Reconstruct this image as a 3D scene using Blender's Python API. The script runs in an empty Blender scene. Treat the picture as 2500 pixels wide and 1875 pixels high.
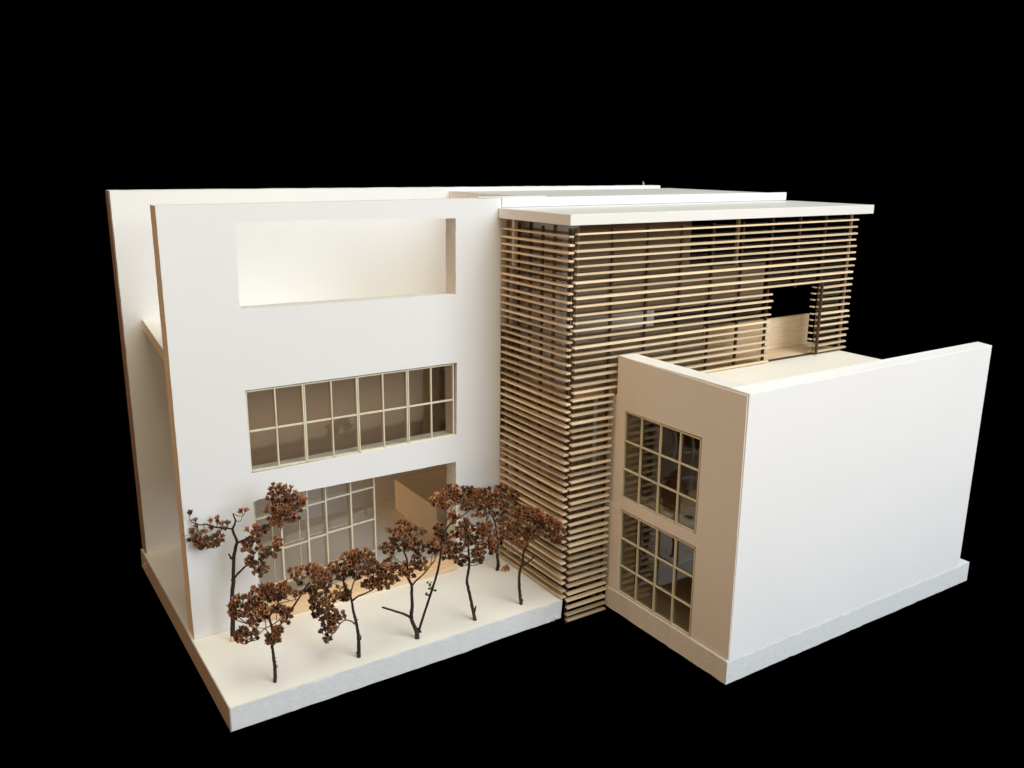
import bpy, bmesh, math, random
from mathutils import Vector, Matrix
from mathutils.geometry import tessellate_polygon
random.seed(11)
S = bpy.context.scene
COL = S.collection
# ------------------------------------------------------------------ camera
cam = bpy.data.objects.new('camera', bpy.data.cameras.new('camera'))
COL.objects.link(cam)
PITCH, YAW, ROLL = 0.25094, 0.57620, 0.00855
_cy, _sy = math.cos(YAW), math.sin(YAW)
fw = Vector((_sy*math.cos(PITCH), _cy*math.cos(PITCH), -math.sin(PITCH)))
rt = Vector((_cy, -_sy, 0)); up = rt.cross(fw)
rr = math.cos(ROLL)*rt + math.sin(ROLL)*up
uu = -math.sin(ROLL)*rt + math.cos(ROLL)*up
cam.matrix_world = Matrix(((rr.x, uu.x, -fw.x, -0.11521), (rr.y, uu.y, -fw.y, -0.58633), (rr.z, uu.z, -fw.z, 0.33023), (0, 0, 0, 1)))
cam.data.sensor_width = 36; cam.data.lens = 2146.18/2500*36
cam.data.clip_start = 0.01; cam.data.clip_end = 50
S.camera = cam
S.render.resolution_x, S.render.resolution_y = 1024, 768
# ------------------------------------------------------------------ world, lamps, exposure
w = bpy.data.worlds.new('World'); S.world = w; w.use_nodes = True
w.node_tree.nodes['Background'].inputs[0].default_value = (0, 0, 0, 1)
w.node_tree.nodes['Background'].inputs[1].default_value = 0.0
S.view_settings.view_transform = 'Standard'; S.view_settings.look = 'None'
S.view_settings.exposure = 0.0; S.view_settings.gamma = 1.0
def lamp(name, loc, target, size, power, col, sizey=None):
    l = bpy.data.lights.new(name, 'AREA'); l.energy = power; l.color = col
    l.shape = 'RECTANGLE'; l.size = size; l.size_y = sizey or size
    o = bpy.data.objects.new(name, l); COL.objects.link(o)
    o.location = loc
    o.rotation_euler = (Vector(target)-Vector(loc)).to_track_quat('-Z', 'Y').to_euler()
    return o
lamp('window_light', (0.78, -1.97, 1.1), (0.25, 0, 0.1), 1.3, 38.5, (0.83, 0.91, 1.0))
lamp('warm_fill', (-0.3, -1.1, 0.7), (0.3, 0, 0.1), 0.7, 1.8, (1.0, 0.86, 0.55))  # added warm fill behind the camera's left, no actual lamp there
lamp('left_fill', (-1.9, -0.35, 0.75), (0.2, -0.05, 0.12), 1.2, 13.5, (1.0, 0.55, 0.25))  # broad warm fill added out of view to lift the end wall
lamp('ceiling_light', (0.30, -0.55, 1.85), (0.2, 0, 0.1), 1.3, 25.0, (1.0, 0.96, 0.80))
lamp('cool_fill', (0.9, 0.0, 1.7), (0.3, 0, 0.1), 1.0, 3.5, (0.6, 0.78, 1.0))  # weak cool fill added overhead right to balance tones, not a fixture
# ------------------------------------------------------------------ materials
def nt(name):
    m = bpy.data.materials.new(name); m.use_nodes = True
    return m, m.node_tree.nodes, m.node_tree.links, m.node_tree.nodes['Principled BSDF']
def card(name, base, rough=0.55, spec=0.3, var=0.03, bump=0.06, scale=900, dirt=0.0, nscale=14):
    m, N, L, P = nt(name)
    P.inputs['Roughness'].default_value = rough; P.inputs['Specular IOR Level'].default_value = spec
    tc = N.new('ShaderNodeTexCoord')
    n1 = N.new('ShaderNodeTexNoise'); n1.inputs['Scale'].default_value = nscale; n1.inputs['Detail'].default_value = 4
    n2 = N.new('ShaderNodeTexNoise'); n2.inputs['Scale'].default_value = scale; n2.inputs['Detail'].default_value = 3
    L.new(tc.outputs['Object'], n1.inputs['Vector']); L.new(tc.outputs['Object'], n2.inputs['Vector'])
    mx = N.new('ShaderNodeMix'); mx.data_type = 'RGBA'
    mx.inputs['A'].default_value = (*[c*(1-var) for c in base], 1); mx.inputs['B'].default_value = (*[min(1, c*(1+var)) for c in base], 1)
    L.new(n1.outputs['Fac'], mx.inputs['Factor'])
    out = mx.outputs['Result']
    if dirt:
        n3 = N.new('ShaderNodeTexNoise'); n3.inputs['Scale'].default_value = 130; n3.inputs['Detail'].default_value = 2
        L.new(tc.outputs['Object'], n3.inputs['Vector'])
        cr = N.new('ShaderNodeValToRGB'); cr.color_ramp.elements[0].position = 0.765; cr.color_ramp.elements[1].position = 0.80
        L.new(n3.outputs['Fac'], cr.inputs['Fac'])
        m2 = N.new('ShaderNodeMath'); m2.operation = 'MULTIPLY'; m2.inputs[1].default_value = dirt
        L.new(cr.outputs['Color'], m2.inputs[0])
        mm = N.new('ShaderNodeMix'); mm.data_type = 'RGBA'; mm.inputs['B'].default_value = (*[c*0.45 for c in base], 1)
        L.new(m2.outputs[0], mm.inputs['Factor']); L.new(out, mm.inputs['A']); out = mm.outputs['Result']
    L.new(out, P.inputs['Base Color'])
    b = N.new('ShaderNodeBump'); b.inputs['Strength'].default_value = bump; b.inputs['Distance'].default_value = 0.0004
    L.new(n2.outputs['Fac'], b.inputs['Height']); L.new(b.outputs['Normal'], P.inputs['Normal'])
    return m
def wood(name, c1, c2, rough=0.6, axis=0, tint=0.32):
    m, N, L, P = nt(name)
    P.inputs['Roughness'].default_value = rough; P.inputs['Specular IOR Level'].default_value = 0.25
    tc = N.new('ShaderNodeTexCoord'); mp = N.new('ShaderNodeMapping')
    s = [900, 900, 900]; s[axis] = 45; mp.inputs['Scale'].default_value = s
    oi = N.new('ShaderNodeObjectInfo')
    L.new(tc.outputs['Object'], mp.inputs['Vector'])
    mv = N.new('ShaderNodeVectorMath'); mv.operation = 'SCALE'; L.new(oi.outputs['Random'], mv.inputs['Scale']); mv.inputs[0].default_value = (37, 51, 43)
    ad = N.new('ShaderNodeVectorMath'); L.new(mp.outputs[0], ad.inputs[0]); L.new(mv.outputs[0], ad.inputs[1])
    n = N.new('ShaderNodeTexNoise'); n.inputs['Scale'].default_value = 1.0; n.inputs['Detail'].default_value = 4
    L.new(ad.outputs[0], n.inputs['Vector'])
    mx = N.new('ShaderNodeMix'); mx.data_type = 'RGBA'; mx.inputs['A'].default_value = (*c1, 1); mx.inputs['B'].default_value = (*c2, 1)
    cr = N.new('ShaderNodeValToRGB'); cr.color_ramp.elements[0].position = 0.3; cr.color_ramp.elements[1].position = 0.7
    L.new(n.outputs['Fac'], cr.inputs['Fac']); L.new(cr.outputs['Color'], mx.inputs['Factor'])
    hs = N.new('ShaderNodeHueSaturation')
    ma = N.new('ShaderNodeMapRange'); ma.inputs['To Min'].default_value = 1-tint; ma.inputs['To Max'].default_value = 1+tint*0.5
    L.new(oi.outputs['Random'], ma.inputs['Value']); L.new(ma.outputs[0], hs.inputs['Value']); L.new(mx.outputs['Result'], hs.inputs['Color'])
    L.new(hs.outputs['Color'], P.inputs['Base Color'])
    b = N.new('ShaderNodeBump'); b.inputs['Strength'].default_value = 0.25; b.inputs['Distance'].default_value = 0.0003
    L.new(n.outputs['Fac'], b.inputs['Height']); L.new(b.outputs['Normal'], P.inputs['Normal'])
    return m
def acetate(name, tint, refl=1.0):
    m = bpy.data.materials.new(name); m.use_nodes = True
    N, L = m.node_tree.nodes, m.node_tree.links; N.clear()
    o = N.new('ShaderNodeOutputMaterial'); t = N.new('ShaderNodeBsdfTransparent'); t.inputs[0].default_value = (*tint, 1)
    g = N.new('ShaderNodeBsdfGlossy'); g.inputs['Roughness'].default_value = 0.03; g.inputs['Color'].default_value = (refl, refl, refl, 1)
    fr = N.new('ShaderNodeFresnel'); fr.inputs['IOR'].default_value = 1.8
    tc = N.new('ShaderNodeTexCoord'); n = N.new('ShaderNodeTexNoise'); n.inputs['Scale'].default_value = 30; n.inputs['Detail'].default_value = 1
    L.new(tc.outputs['Object'], n.inputs['Vector'])
    b = N.new('ShaderNodeBump'); b.inputs['Strength'].default_value = 0.12; b.inputs['Distance'].default_value = 0.002
    L.new(n.outputs['Fac'], b.inputs['Height']); L.new(b.outputs['Normal'], g.inputs['Normal'])
    ge = N.new('ShaderNodeNewGeometry'); iv = N.new('ShaderNodeMath'); iv.operation = 'SUBTRACT'; iv.inputs[0].default_value = 1.0
    L.new(ge.outputs['Backfacing'], iv.inputs[1]); mu = N.new('ShaderNodeMath'); mu.operation = 'MULTIPLY'
    L.new(fr.outputs[0], mu.inputs[0]); L.new(iv.outputs[0], mu.inputs[1])
    x = N.new('ShaderNodeMixShader'); L.new(mu.outputs[0], x.inputs[0]); L.new(t.outputs[0], x.inputs[1]); L.new(g.outputs[0], x.inputs[2])
    L.new(x.outputs[0], o.inputs['Surface'])
    return m
M_card = card('white_card', (0.81, 0.81, 0.81), dirt=0.35)
M_front = card('matt_white_card', (0.79, 0.80, 0.81), rough=0.75, spec=0.2, dirt=0.4)
M_wing = card('bright_white_card', (0.85, 0.86, 0.875), dirt=0.35)
M_roof = card('coated_roof_card', (0.82, 0.815, 0.80), rough=0.35, spec=0.55, bump=0.02)
M_top = card('cream_card', (0.82, 0.80, 0.745), var=0.025, dirt=0.25)
M_foam = card('foam_core', (0.73, 0.755, 0.765), rough=0.8, spec=0.2, var=0.07, bump=0.6, scale=420, nscale=200)
M_foamw = card('cut_foam_edge', (0.76, 0.74, 0.70), rough=0.85, spec=0.1, var=0.08, bump=0.4, scale=420)
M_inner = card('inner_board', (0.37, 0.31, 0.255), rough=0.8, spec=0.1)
M_cream = card('cream_board', (0.80, 0.71, 0.56), rough=0.7, spec=0.1)
M_slatx = wood('basswood_slat', (0.72, 0.54, 0.345), (0.84, 0.69, 0.48))
M_slaty = wood('basswood_slat_side', (0.70, 0.53, 0.34), (0.84, 0.69, 0.50), axis=1)
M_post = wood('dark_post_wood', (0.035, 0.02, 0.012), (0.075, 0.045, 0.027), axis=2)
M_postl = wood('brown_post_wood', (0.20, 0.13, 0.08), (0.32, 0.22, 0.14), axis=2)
M_step = wood('basswood_step', (0.78, 0.54, 0.33), (0.86, 0.65, 0.42), tint=0.06)
M_munt = wood('cream_muntin', (0.62, 0.57, 0.42), (0.80, 0.76, 0.60), axis=2, tint=0.08)
M_black = card('black_cloth', (0.0002, 0.0002, 0.0002), rough=1, spec=0, bump=0)
M_floor = wood('oiled_floor_wood', (0.56, 0.37, 0.21), (0.66, 0.45, 0.27), tint=0.02)
M_ac = acetate('clear_acetate', (0.90, 0.885, 0.86))
M_acd = acetate('smoked_acetate', (0.80, 0.76, 0.70))
M_dim = card('dim_interior_board', (0.40, 0.295, 0.20), rough=0.8, spec=0.1)  # brown stands in for the dimness of the back wall
M_grey = card('grey_board', (0.33, 0.33, 0.34), rough=0.8, spec=0.1)
M_edge = card('stained_board_edge', (0.30, 0.225, 0.18), rough=0.9, spec=0.05, var=0.35)
M_shade = card('painted_side_shade', (0.40, 0.365, 0.33), rough=0.9, spec=0.05, var=0.12)  # shade of the base's left side put into the colour
M_tack = card('metal_pin', (0.5, 0.5, 0.5), rough=0.3)
M_bark = wood('twig_bark', (0.022, 0.013, 0.010), (0.058, 0.033, 0.022), axis=2, tint=0.1)
M_barkp = wood('pale_twig_bark', (0.17, 0.11, 0.065), (0.27, 0.185, 0.115), axis=2, tint=0.1)
M_green = card('green_leaf', (0.03, 0.07, 0.02), rough=0.6)
def floret_mat(name, lo, hi):
    m, N, L, P = nt(name); P.inputs['Roughness'].default_value = 0.75; P.inputs['Specular IOR Level'].default_value = 0.2
    a = N.new('ShaderNodeAttribute'); a.attribute_name = 'tip'
    oi = N.new('ShaderNodeObjectInfo')
    mx = N.new('ShaderNodeMix'); mx.data_type = 'RGBA'; mx.inputs['A'].default_value = (*lo, 1); mx.inputs['B'].default_value = (*hi, 1)
    L.new(a.outputs['Fac'], mx.inputs['Factor'])
    hs = N.new('ShaderNodeHueSaturation'); ma = N.new('ShaderNodeMapRange'); ma.inputs['To Min'].default_value = 0.6; ma.inputs['To Max'].default_value = 1.5
    L.new(oi.outputs['Random'], ma.inputs['Value']); L.new(ma.outputs[0], hs.inputs['Value']); L.new(mx.outputs['Result'], hs.inputs['Color'])
    L.new(hs.outputs['Color'], P.inputs['Base Color'])
    return m
FM = {'R': floret_mat('rust_floret', (0.075, 0.030, 0.016), (0.46, 0.20, 0.088)),
      'D': floret_mat('dark_floret', (0.035, 0.021, 0.014), (0.22, 0.10, 0.052)),
      'O': floret_mat('olive_floret', (0.085, 0.065, 0.032), (0.20, 0.12, 0.055)),
      'B': floret_mat('bright_floret', (0.075, 0.031, 0.015), (0.52, 0.24, 0.10))}
# ------------------------------------------------------------------ geometry helpers
def link(name, me, parent=None, mats=()):
    for m in mats: me.materials.append(m)
    o = bpy.data.objects.new(name, me); COL.objects.link(o)
    if parent: o.parent = parent
    return o
def tag(o, label=None, cat=None, group=None, kind=None):
    if label: o['label'] = label
    if cat: o['category'] = cat
    if group: o['group'] = group
    if kind: o['kind'] = kind
    return o
def thing(name, loc, label, cat, group=None):
    o = bpy.data.objects.new(name, None); COL.objects.link(o); o.location = loc; o.empty_display_size = 0.01
    bpy.context.view_layer.update()
    return tag(o, label, cat, group)
def wpos(o):
    p = Vector((0, 0, 0))
    while o: p += o.location; o = o.parent
    return p
def hexa(name, b, t, mat, parent=None, jit=0.0, bev=0.0):
    """a board from 4 bottom + 4 top corners (counter-clockwise seen from above), world coordinates"""
    vs = [Vector(v) for v in list(b)+list(t)]
    c = sum(vs, Vector())/8
    bm = bmesh.new()
    V = [bm.verts.new(v-c) for v in vs]
    for f in [(3, 2, 1, 0), (4, 5, 6, 7), (0, 1, 5, 4), (1, 2, 6, 5), (2, 3, 7, 6), (3, 0, 4, 7)]:
        bm.faces.new([V[i] for i in f])
    if bev:
        bmesh.ops.bevel(bm, geom=bm.edges[:], offset=bev, segments=1, affect='EDGES', clamp_overlap=True)
    if jit:
        for v in bm.verts: v.co += Vector((random.uniform(-jit, jit) for _ in range(3)))
    me = bpy.data.meshes.new(name); bm.to_mesh(me); bm.free()
    o = link(name, me, parent, [mat] if not isinstance(mat, (list, tuple)) else mat)
    o.location = c - (wpos(parent) if parent else Vector())
    return o
def box(name, x0, x1, y0, y1, z0, z1, mat, parent=None, bev=0.0, jit=0.0):
    return hexa(name, [(x0, y0, z0), (x1, y0, z0), (x1, y1, z0), (x0, y1, z0)], [(x0, y0, z1), (x1, y0, z1), (x1, y1, z1), (x0, y1, z1)], mat, parent, jit, bev)
def wob(pts, step=0.006, amp=0.00022, keep=True):
    out = []
    for i, p in enumerate(pts):
        q = pts[(i+1) % len(pts)]; n = max(1, int((Vector(q)-Vector(p)).length/step))
        out.append(tuple(p))
        for k in range(1, n):
            f = k/n
            out.append((p[0]+(q[0]-p[0])*f+random.uniform(-amp, amp), p[1]+(q[1]-p[1])*f+random.uniform(-amp, amp)))
    return out
def sheet(name, loops, axis, a0, a1, mats, parent=None):
    """board with cut-outs: loops = outline + holes in 2-D, pushed from a0 to a1 along axis ('x' -> (y,z) loops, 'y' -> (x,z), 'z' -> (x,y));
    material 0 on the faces, 1 on the cut edges"""
    f = {'x': lambda p, a: Vector((a, p[0], p[1])), 'y': lambda p, a: Vector((p[0], a, p[1])), 'z': lambda p, a: Vector((p[0], p[1], a))}[axis]
    flat = [p for l in loops for p in l]
    tris = tessellate_polygon([[Vector((p[0], p[1], 0)) for p in l] for l in loops])
    c = (f(flat[0], a0) + f(flat[len(loops[0])//2], a1))/2
    bm = bmesh.new(); A = [bm.verts.new(f(p, a0)-c) for p in flat]; B = [bm.verts.new(f(p, a1)-c) for p in flat]
    for t in tris:
        for W in (A, B):
            try: bm.faces.new([W[i] for i in t]).material_index = 0
            except ValueError: pass
    k = 0
    for l in loops:
        n = len(l)
        for i in range(n):
            j = (i+1) % n
            bm.faces.new([A[k+i], A[k+j], B[k+j], B[k+i]]).material_index = 1
        k += n
    bmesh.ops.recalc_face_normals(bm, faces=bm.faces)
    me = bpy.data.meshes.new(name); bm.to_mesh(me); bm.free()
    o = link(name, me, parent, mats); o.location = c - (wpos(parent) if parent else Vector())
    return o
def tube(bm, pts, rad, n=6, knob=0.0):
    """tapered tube through points"""
    P = [Vector(p) for p in pts]; rings = []
    ref = Vector((0.3, 0.9, 0.1)).normalized()
    for i, p in enumerate(P):
        d = (P[min(i+1, len(P)-1)]-P[max(i-1, 0)])
        if d.length < 1e-9: d = Vector((0, 0, 1))
        d.normalize(); a = d.cross(ref)
        if a.length < 1e-3: a = d.cross(Vector((1, 0, 0)))
        a.normalize(); b = d.cross(a)
        rings.append([bm.verts.new(p+(a*math.cos(2*math.pi*k/n)+b*math.sin(2*math.pi*k/n))*rad[i]*(1+random.uniform(-knob, knob))) for k in range(n)])
    for r0, r1 in zip(rings, rings[1:]):
        for k in range(n): bm.faces.new([r0[k], r0[(k+1) % n], r1[(k+1) % n], r1[k]])
    bm.faces.new(rings[0][::-1]); bm.faces.new(rings[-1])
def smooth_path(pts, rad, sub=3, jit=0.0):
    P = [Vector(p) for p in pts]; out = []; ro = []
    for i in range(len(P)-1):
        p0, p1, p2, p3 = P[max(i-1, 0)], P[i], P[i+1], P[min(i+2, len(P)-1)]
        for k in range(sub):
            t = k/sub
            q = 0.5*((2*p1)+(p2-p0)*t+(2*p0-5*p1+4*p2-p3)*t*t+(3*p1-p0-3*p2+p3)*t*t*t)
            if jit and (i or k): q += Vector((random.uniform(-jit, jit) for _ in range(3)))
            out.append(q); ro.append(rad[i]+(rad[i+1]-rad[i])*t)
    out.append(P[-1]); ro.append(rad[-1])
    return out, ro
# tree skeletons: metres in a frame at each trunk foot (across, depth, height, radius)
TREES = [{'base':[0.0234,-0.0159],'br':[[[-0.00026,0.0,0.0,0.00161],[0.00116,0.0,0.02011,0.00151],[0.0014,0.0,0.0316,0.0014],[0.00363,0.0,0.04712,0.0013]],[[0.00311,0.0,0.04297,0.0013],[0.00435,0.0,0.0575,0.00127],[0.00517,0.0,0.0647,0.00124],[0.0069,0.0,0.07187,0.0012],[0.00799,0.0,0.07496,0.00117]],[[0.00799,0.0,0.07496,0.00106],[0.00713,0.0,0.07898,0.00095],[0.00544,0.0,0.08415,0.00084],[0.00727,0.0,0.0884,0.00072],[0.0079,0.0,0.09121,0.00061],[0.00691,0.0,0.09447,0.0005],[0.00685,0.0,0.0961,0.00039]],[[0.00548,0.0,0.08462,0.00072],[0.00224,3e-05,0.08529,0.00065],[-0.00557,5e-05,0.08591,0.00058],[-0.01238,8e-05,0.08818,0.00051],[-0.01593,0.00011,0.08757,0.00044],[-0.01978,0.00013,0.08856,0.00037],[-0.02265,0.00016,0.09086,0.00029],[-0.0233,0.00018,0.09365,0.00022]],[[0.00685,0.0,0.0961,0.00033],[0.00653,-0.00257,0.09741,0.00019]],[[0.00692,0.0,0.09587,0.0003],[0.01204,-0.00268,0.09542,0.00025],[0.01539,-0.00535,0.09797,0.00019]],[[0.00792,0.0,0.09145,0.00039],[0.01113,-0.0007,0.09084,0.00029],[0.01408,-0.0014,0.09606,0.00019]],[[0.0083,0.0,0.07497,0.00089],[0.0131,-0.00022,0.07701,0.0008],[0.01862,-0.00044,0.08023,0.00071],[0.02374,-0.00066,0.08414,0.00062],[0.03063,-0.00088,0.08899,0.00053],[0.03532,-0.0011,0.0938,0.00044]],[[0.00359,0.0,0.04734,0.00085],[0.00728,-0.00109,0.05228,0.00078],[0.01238,-0.00218,0.05768,0.00071],[0.01554,-0.00327,0.06064,0.00064],[0.01933,-0.00437,0.06691,0.00057],[0.02207,-0.00546,0.07076,0.0005]],[[0.00327,0.0,0.06277,0.00084],[0.00343,-0.00541,0.06892,0.00056]],[[0.02378,-0.00066,0.08132,0.00042],[0.02337,1e-05,0.07439,0.00036],[0.02389,0.00067,0.06455,0.00031],[0.02374,0.00134,0.05798,0.00025]],[[0.02483,-0.00546,0.07315,0.00033],[0.03157,-0.00455,0.07373,0.00028],[0.03588,-0.00363,0.07712,0.00022]],[[-0.01413,8e-05,0.08816,0.00039],[-0.0127,-0.00151,0.08277,0.00031],[-0.01193,-0.00311,0.0802,0.00022]],[[-0.01982,0.00013,0.08809,0.00031],[-0.02086,-0.00065,0.07996,0.00022]],[[-0.01938,0.00013,0.08809,0.00028],[-0.01893,0.00213,0.08062,0.00022]]],
'cl':[[-0.02318,0.00333,0.07672,0.0044,0.00396,9,'O'],[-0.01578,0.00033,0.07388,0.0057,0.00395,12,'M'],[-0.00746,-0.00419,0.07697,0.00478,0.00435,11,'M'],[-0.0044,-2e-05,0.07794,0.00263,0.0035,6,'R'],[-0.01898,0.0039,0.08221,0.00484,0.0022,6,'O'],[-0.02026,-0.00421,0.09832,4e-05,4e-05,1,'R'],[-0.01962,0.00069,0.0902,4e-05,4e-05,1,'O'],[-0.00811,-0.00221,0.09131,4e-05,4e-05,1,'R'],[-0.0052,0.00385,0.08991,0.00044,0.00175,2,'B'],[4e-05,-0.00431,0.08973,4e-05,4e-05,1,'D'],[0.0014,0.00182,0.08755,4e-05,4e-05,1,'R'],[-0.01031,0.00375,0.08282,4e-05,4e-05,1,'O'],[-0.00122,-0.00268,0.08574,4e-05,4e-05,1,'D'],[-0.00074,0.00398,0.08257,4e-05,4e-05,1,'M'],[0.01388,-0.00163,0.09848,0.00173,0.00065,2,'D'],[0.0218,-0.00547,0.08672,0.00389,0.00259,6,'R'],[0.02619,0.00141,0.08372,0.0035,0.00263,7,'M'],[0.02325,-0.00565,0.08167,0.00346,0.00303,5,'M'],[0.02009,-0.00543,0.07403,0.00521,0.00434,9,'D'],[0.01338,-0.00085,0.07185,0.00131,0.00219,2,'R'],[0.01892,-0.00341,0.07827,0.00218,0.00218,3,'D'],[0.0372,-0.00538,0.07699,0.0026,0.00391,7,'B'],[0.03227,-0.00149,0.06994,0.00526,0.00263,8,'O'],[0.02806,-0.00117,0.0669,0.00395,0.00263,5,'O'],[0.03479,-0.00806,0.06834,0.00217,0.00173,2,'R'],[0.01674,-0.00128,0.06112,0.00264,0.00352,6,'R'],[0.02204,0.00083,0.05677,0.00575,0.00442,13,'O'],[0.02125,0.004,0.05133,0.00356,0.002,5,'O'],[0.0381,-0.00374,0.11473,0.00557,0.00385,12,'R'],[0.04543,-0.0029,0.11173,0.00472,0.00429,10,'R'],[0.0327,0.0019,0.10694,0.0026,0.0026,4,'R'],[0.04551,-0.00103,0.10592,0.00389,0.00259,6,'D'],[0.04068,-0.00104,0.1045,0.00346,0.00259,5,'R'],[0.03468,-0.00374,0.10047,0.00431,0.00388,9,'R'],[0.04214,-0.00595,0.10054,0.00472,0.00343,9,'R'],[0.03752,0.00323,0.09104,0.00787,0.00306,13,'R'],[0.04858,-0.00524,0.09568,0.00345,0.00345,7,'M'],[0.05131,0.00235,0.09996,0.00305,0.00261,5,'M'],[0.05403,-0.00242,0.10564,0.00258,0.00302,5,'D'],[0.05353,0.00341,0.1056,0.00261,0.00174,3,'B'],[0.03359,-0.00189,0.09039,0.00304,0.00217,4,'R'],[0.03798,0.00326,0.08396,0.0011,0.00132,1,'R'],[0.04686,-0.00054,0.10111,0.0013,0.00173,2,'B']],'gl':[]},
{'base':[0.0322,-0.0808],'br':[[[-0.0003,0.0,-0.00049,0.00114],[0.00023,0.0,0.00861,0.00108],[1e-05,0.0,0.01614,0.00102],[-0.00037,0.0,0.02262,0.00097],[-0.00071,0.0,0.02658,0.00091],[0.00037,0.0,0.03351,0.00085],[-0.0002,0.0,0.04038,0.00079],[-0.00114,0.0,0.04525,0.00074],[-0.00077,0.0,0.04769,0.00068],[0.00256,0.0,0.05209,0.00063],[0.00523,0.0,0.05647,0.00057]],[[0.00523,0.0,0.05647,0.00041],[0.01142,-0.00156,0.05857,0.00032],[0.01803,-0.00312,0.06115,0.00023]],[[-0.0016,0.0,0.05205,0.00036],[-0.00243,0.0029,0.05726,0.00026]],[[-0.00152,0.0,0.05351,0.00034],[0.00362,0.00105,0.05613,0.00029],[0.0055,0.00209,0.05534,0.00023]],[[0.00042,0.0,0.03449,0.00068],[0.0032,0.00037,0.03824,0.00066],[0.0074,0.00074,0.04394,0.00064],[0.01301,0.00111,0.05158,0.00062],[0.01961,0.00147,0.06208,0.0006],[0.0233,0.00184,0.06769,0.00059],[0.02508,0.00221,0.06991,0.00057]],[[0.0085,0.00074,0.04785,0.0005],[0.00666,0.00065,0.04618,0.00045],[0.00112,0.00057,0.04129,0.0004],[-0.00433,0.00048,0.03835,0.00036],[-0.00993,0.00039,0.03318,0.00031],[-0.01599,0.00031,0.02824,0.00026]],[[-0.00433,0.00048,0.03835,0.00029],[-0.00995,-0.00119,0.03974,0.00025],[-0.0119,-0.00286,0.04287,0.00021]],[[-0.00435,0.00048,0.0381,0.00039],[-0.00245,0.00217,0.0332,0.00032]],[[-0.00387,0.00048,0.0386,0.00034],[-0.00253,-0.00423,0.04665,0.00031]],[[0.00753,0.00065,0.04595,0.00026],[0.00577,0.00296,0.04855,0.00021]],[[0.00304,0.00057,0.044,0.00026],[0.00287,0.00219,0.04845,0.00021]],[[0.00099,0.0,0.01013,0.00053],[0.00204,-0.00074,0.01186,0.0004],[0.00225,-0.00148,0.01358,0.00026]],[[0.02349,0.00184,0.06728,0.00039],[0.02628,0.00363,0.07109,0.00031],[0.03106,0.00542,0.07117,0.00023]],[[0.02306,0.00184,0.06727,0.00034],[0.02035,0.0,0.07288,0.00027],[0.01757,-0.00183,0.07657,0.0002]]],
'cl':[[-0.00761,0.0018,0.06213,0.00657,0.00394,16,'R'],[0.00093,0.00588,0.06201,0.00706,0.00397,19,'R'],[0.01046,-0.00276,0.06709,0.00433,0.0039,12,'R'],[0.01631,-0.00099,0.06287,0.00305,0.00196,5,'R'],[-0.0173,-0.00173,0.05863,0.00523,0.00349,12,'R'],[-0.02364,0.00155,0.05099,0.00264,0.00352,8,'R'],[-0.02416,0.00206,0.04583,0.00265,0.00221,5,'R'],[-0.01425,-0.00062,0.05034,0.00482,0.00351,12,'R'],[-0.01297,0.00599,0.05208,0.00443,0.00354,9,'M'],[-0.00328,-0.00347,0.05202,0.00479,0.00349,12,'R'],[-0.0092,-0.00073,0.04656,0.00263,0.00263,5,'R'],[-0.00301,0.00638,0.05734,0.00398,0.00265,7,'R'],[0.00499,6e-05,0.06029,0.00349,0.00262,6,'M'],[-0.00682,0.00053,0.0551,0.00263,0.00175,4,'D'],[0.00459,0.00275,0.05011,0.00353,0.0022,7,'R'],[0.00903,0.0057,0.04805,0.00222,0.00222,4,'R'],[0.01019,-0.00118,0.04602,0.00307,0.00263,7,'D'],[0.00428,-0.00061,0.03734,0.00198,0.00264,6,'D'],[0.00216,-0.00499,0.03401,0.00394,0.00351,14,'D'],[-0.01162,-0.00366,0.04358,0.00175,0.00175,3,'R'],[-0.01837,-0.00155,0.03718,0.00308,0.00264,6,'R'],[-0.01422,0.00316,0.034,0.00311,0.00178,4,'R'],[-0.0105,0.00305,0.03607,0.00178,0.00222,2,'R'],[-0.01926,-0.00142,0.0312,0.00353,0.00287,9,'R'],[-0.01383,0.00528,0.02879,0.00223,0.00179,4,'D'],[0.01806,-0.00495,0.07953,0.00337,0.00253,5,'R'],[0.02075,0.0014,0.07871,0.00128,0.00128,2,'R'],[0.0195,-0.00343,0.07368,0.00339,0.00212,4,'D'],[0.02769,0.00268,0.07814,0.00513,0.00342,9,'R'],[0.0325,0.00115,0.07334,0.00513,0.00385,11,'M'],[0.02199,0.00542,0.06209,0.0013,0.0013,2,'D']],'gl':[]},
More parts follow.
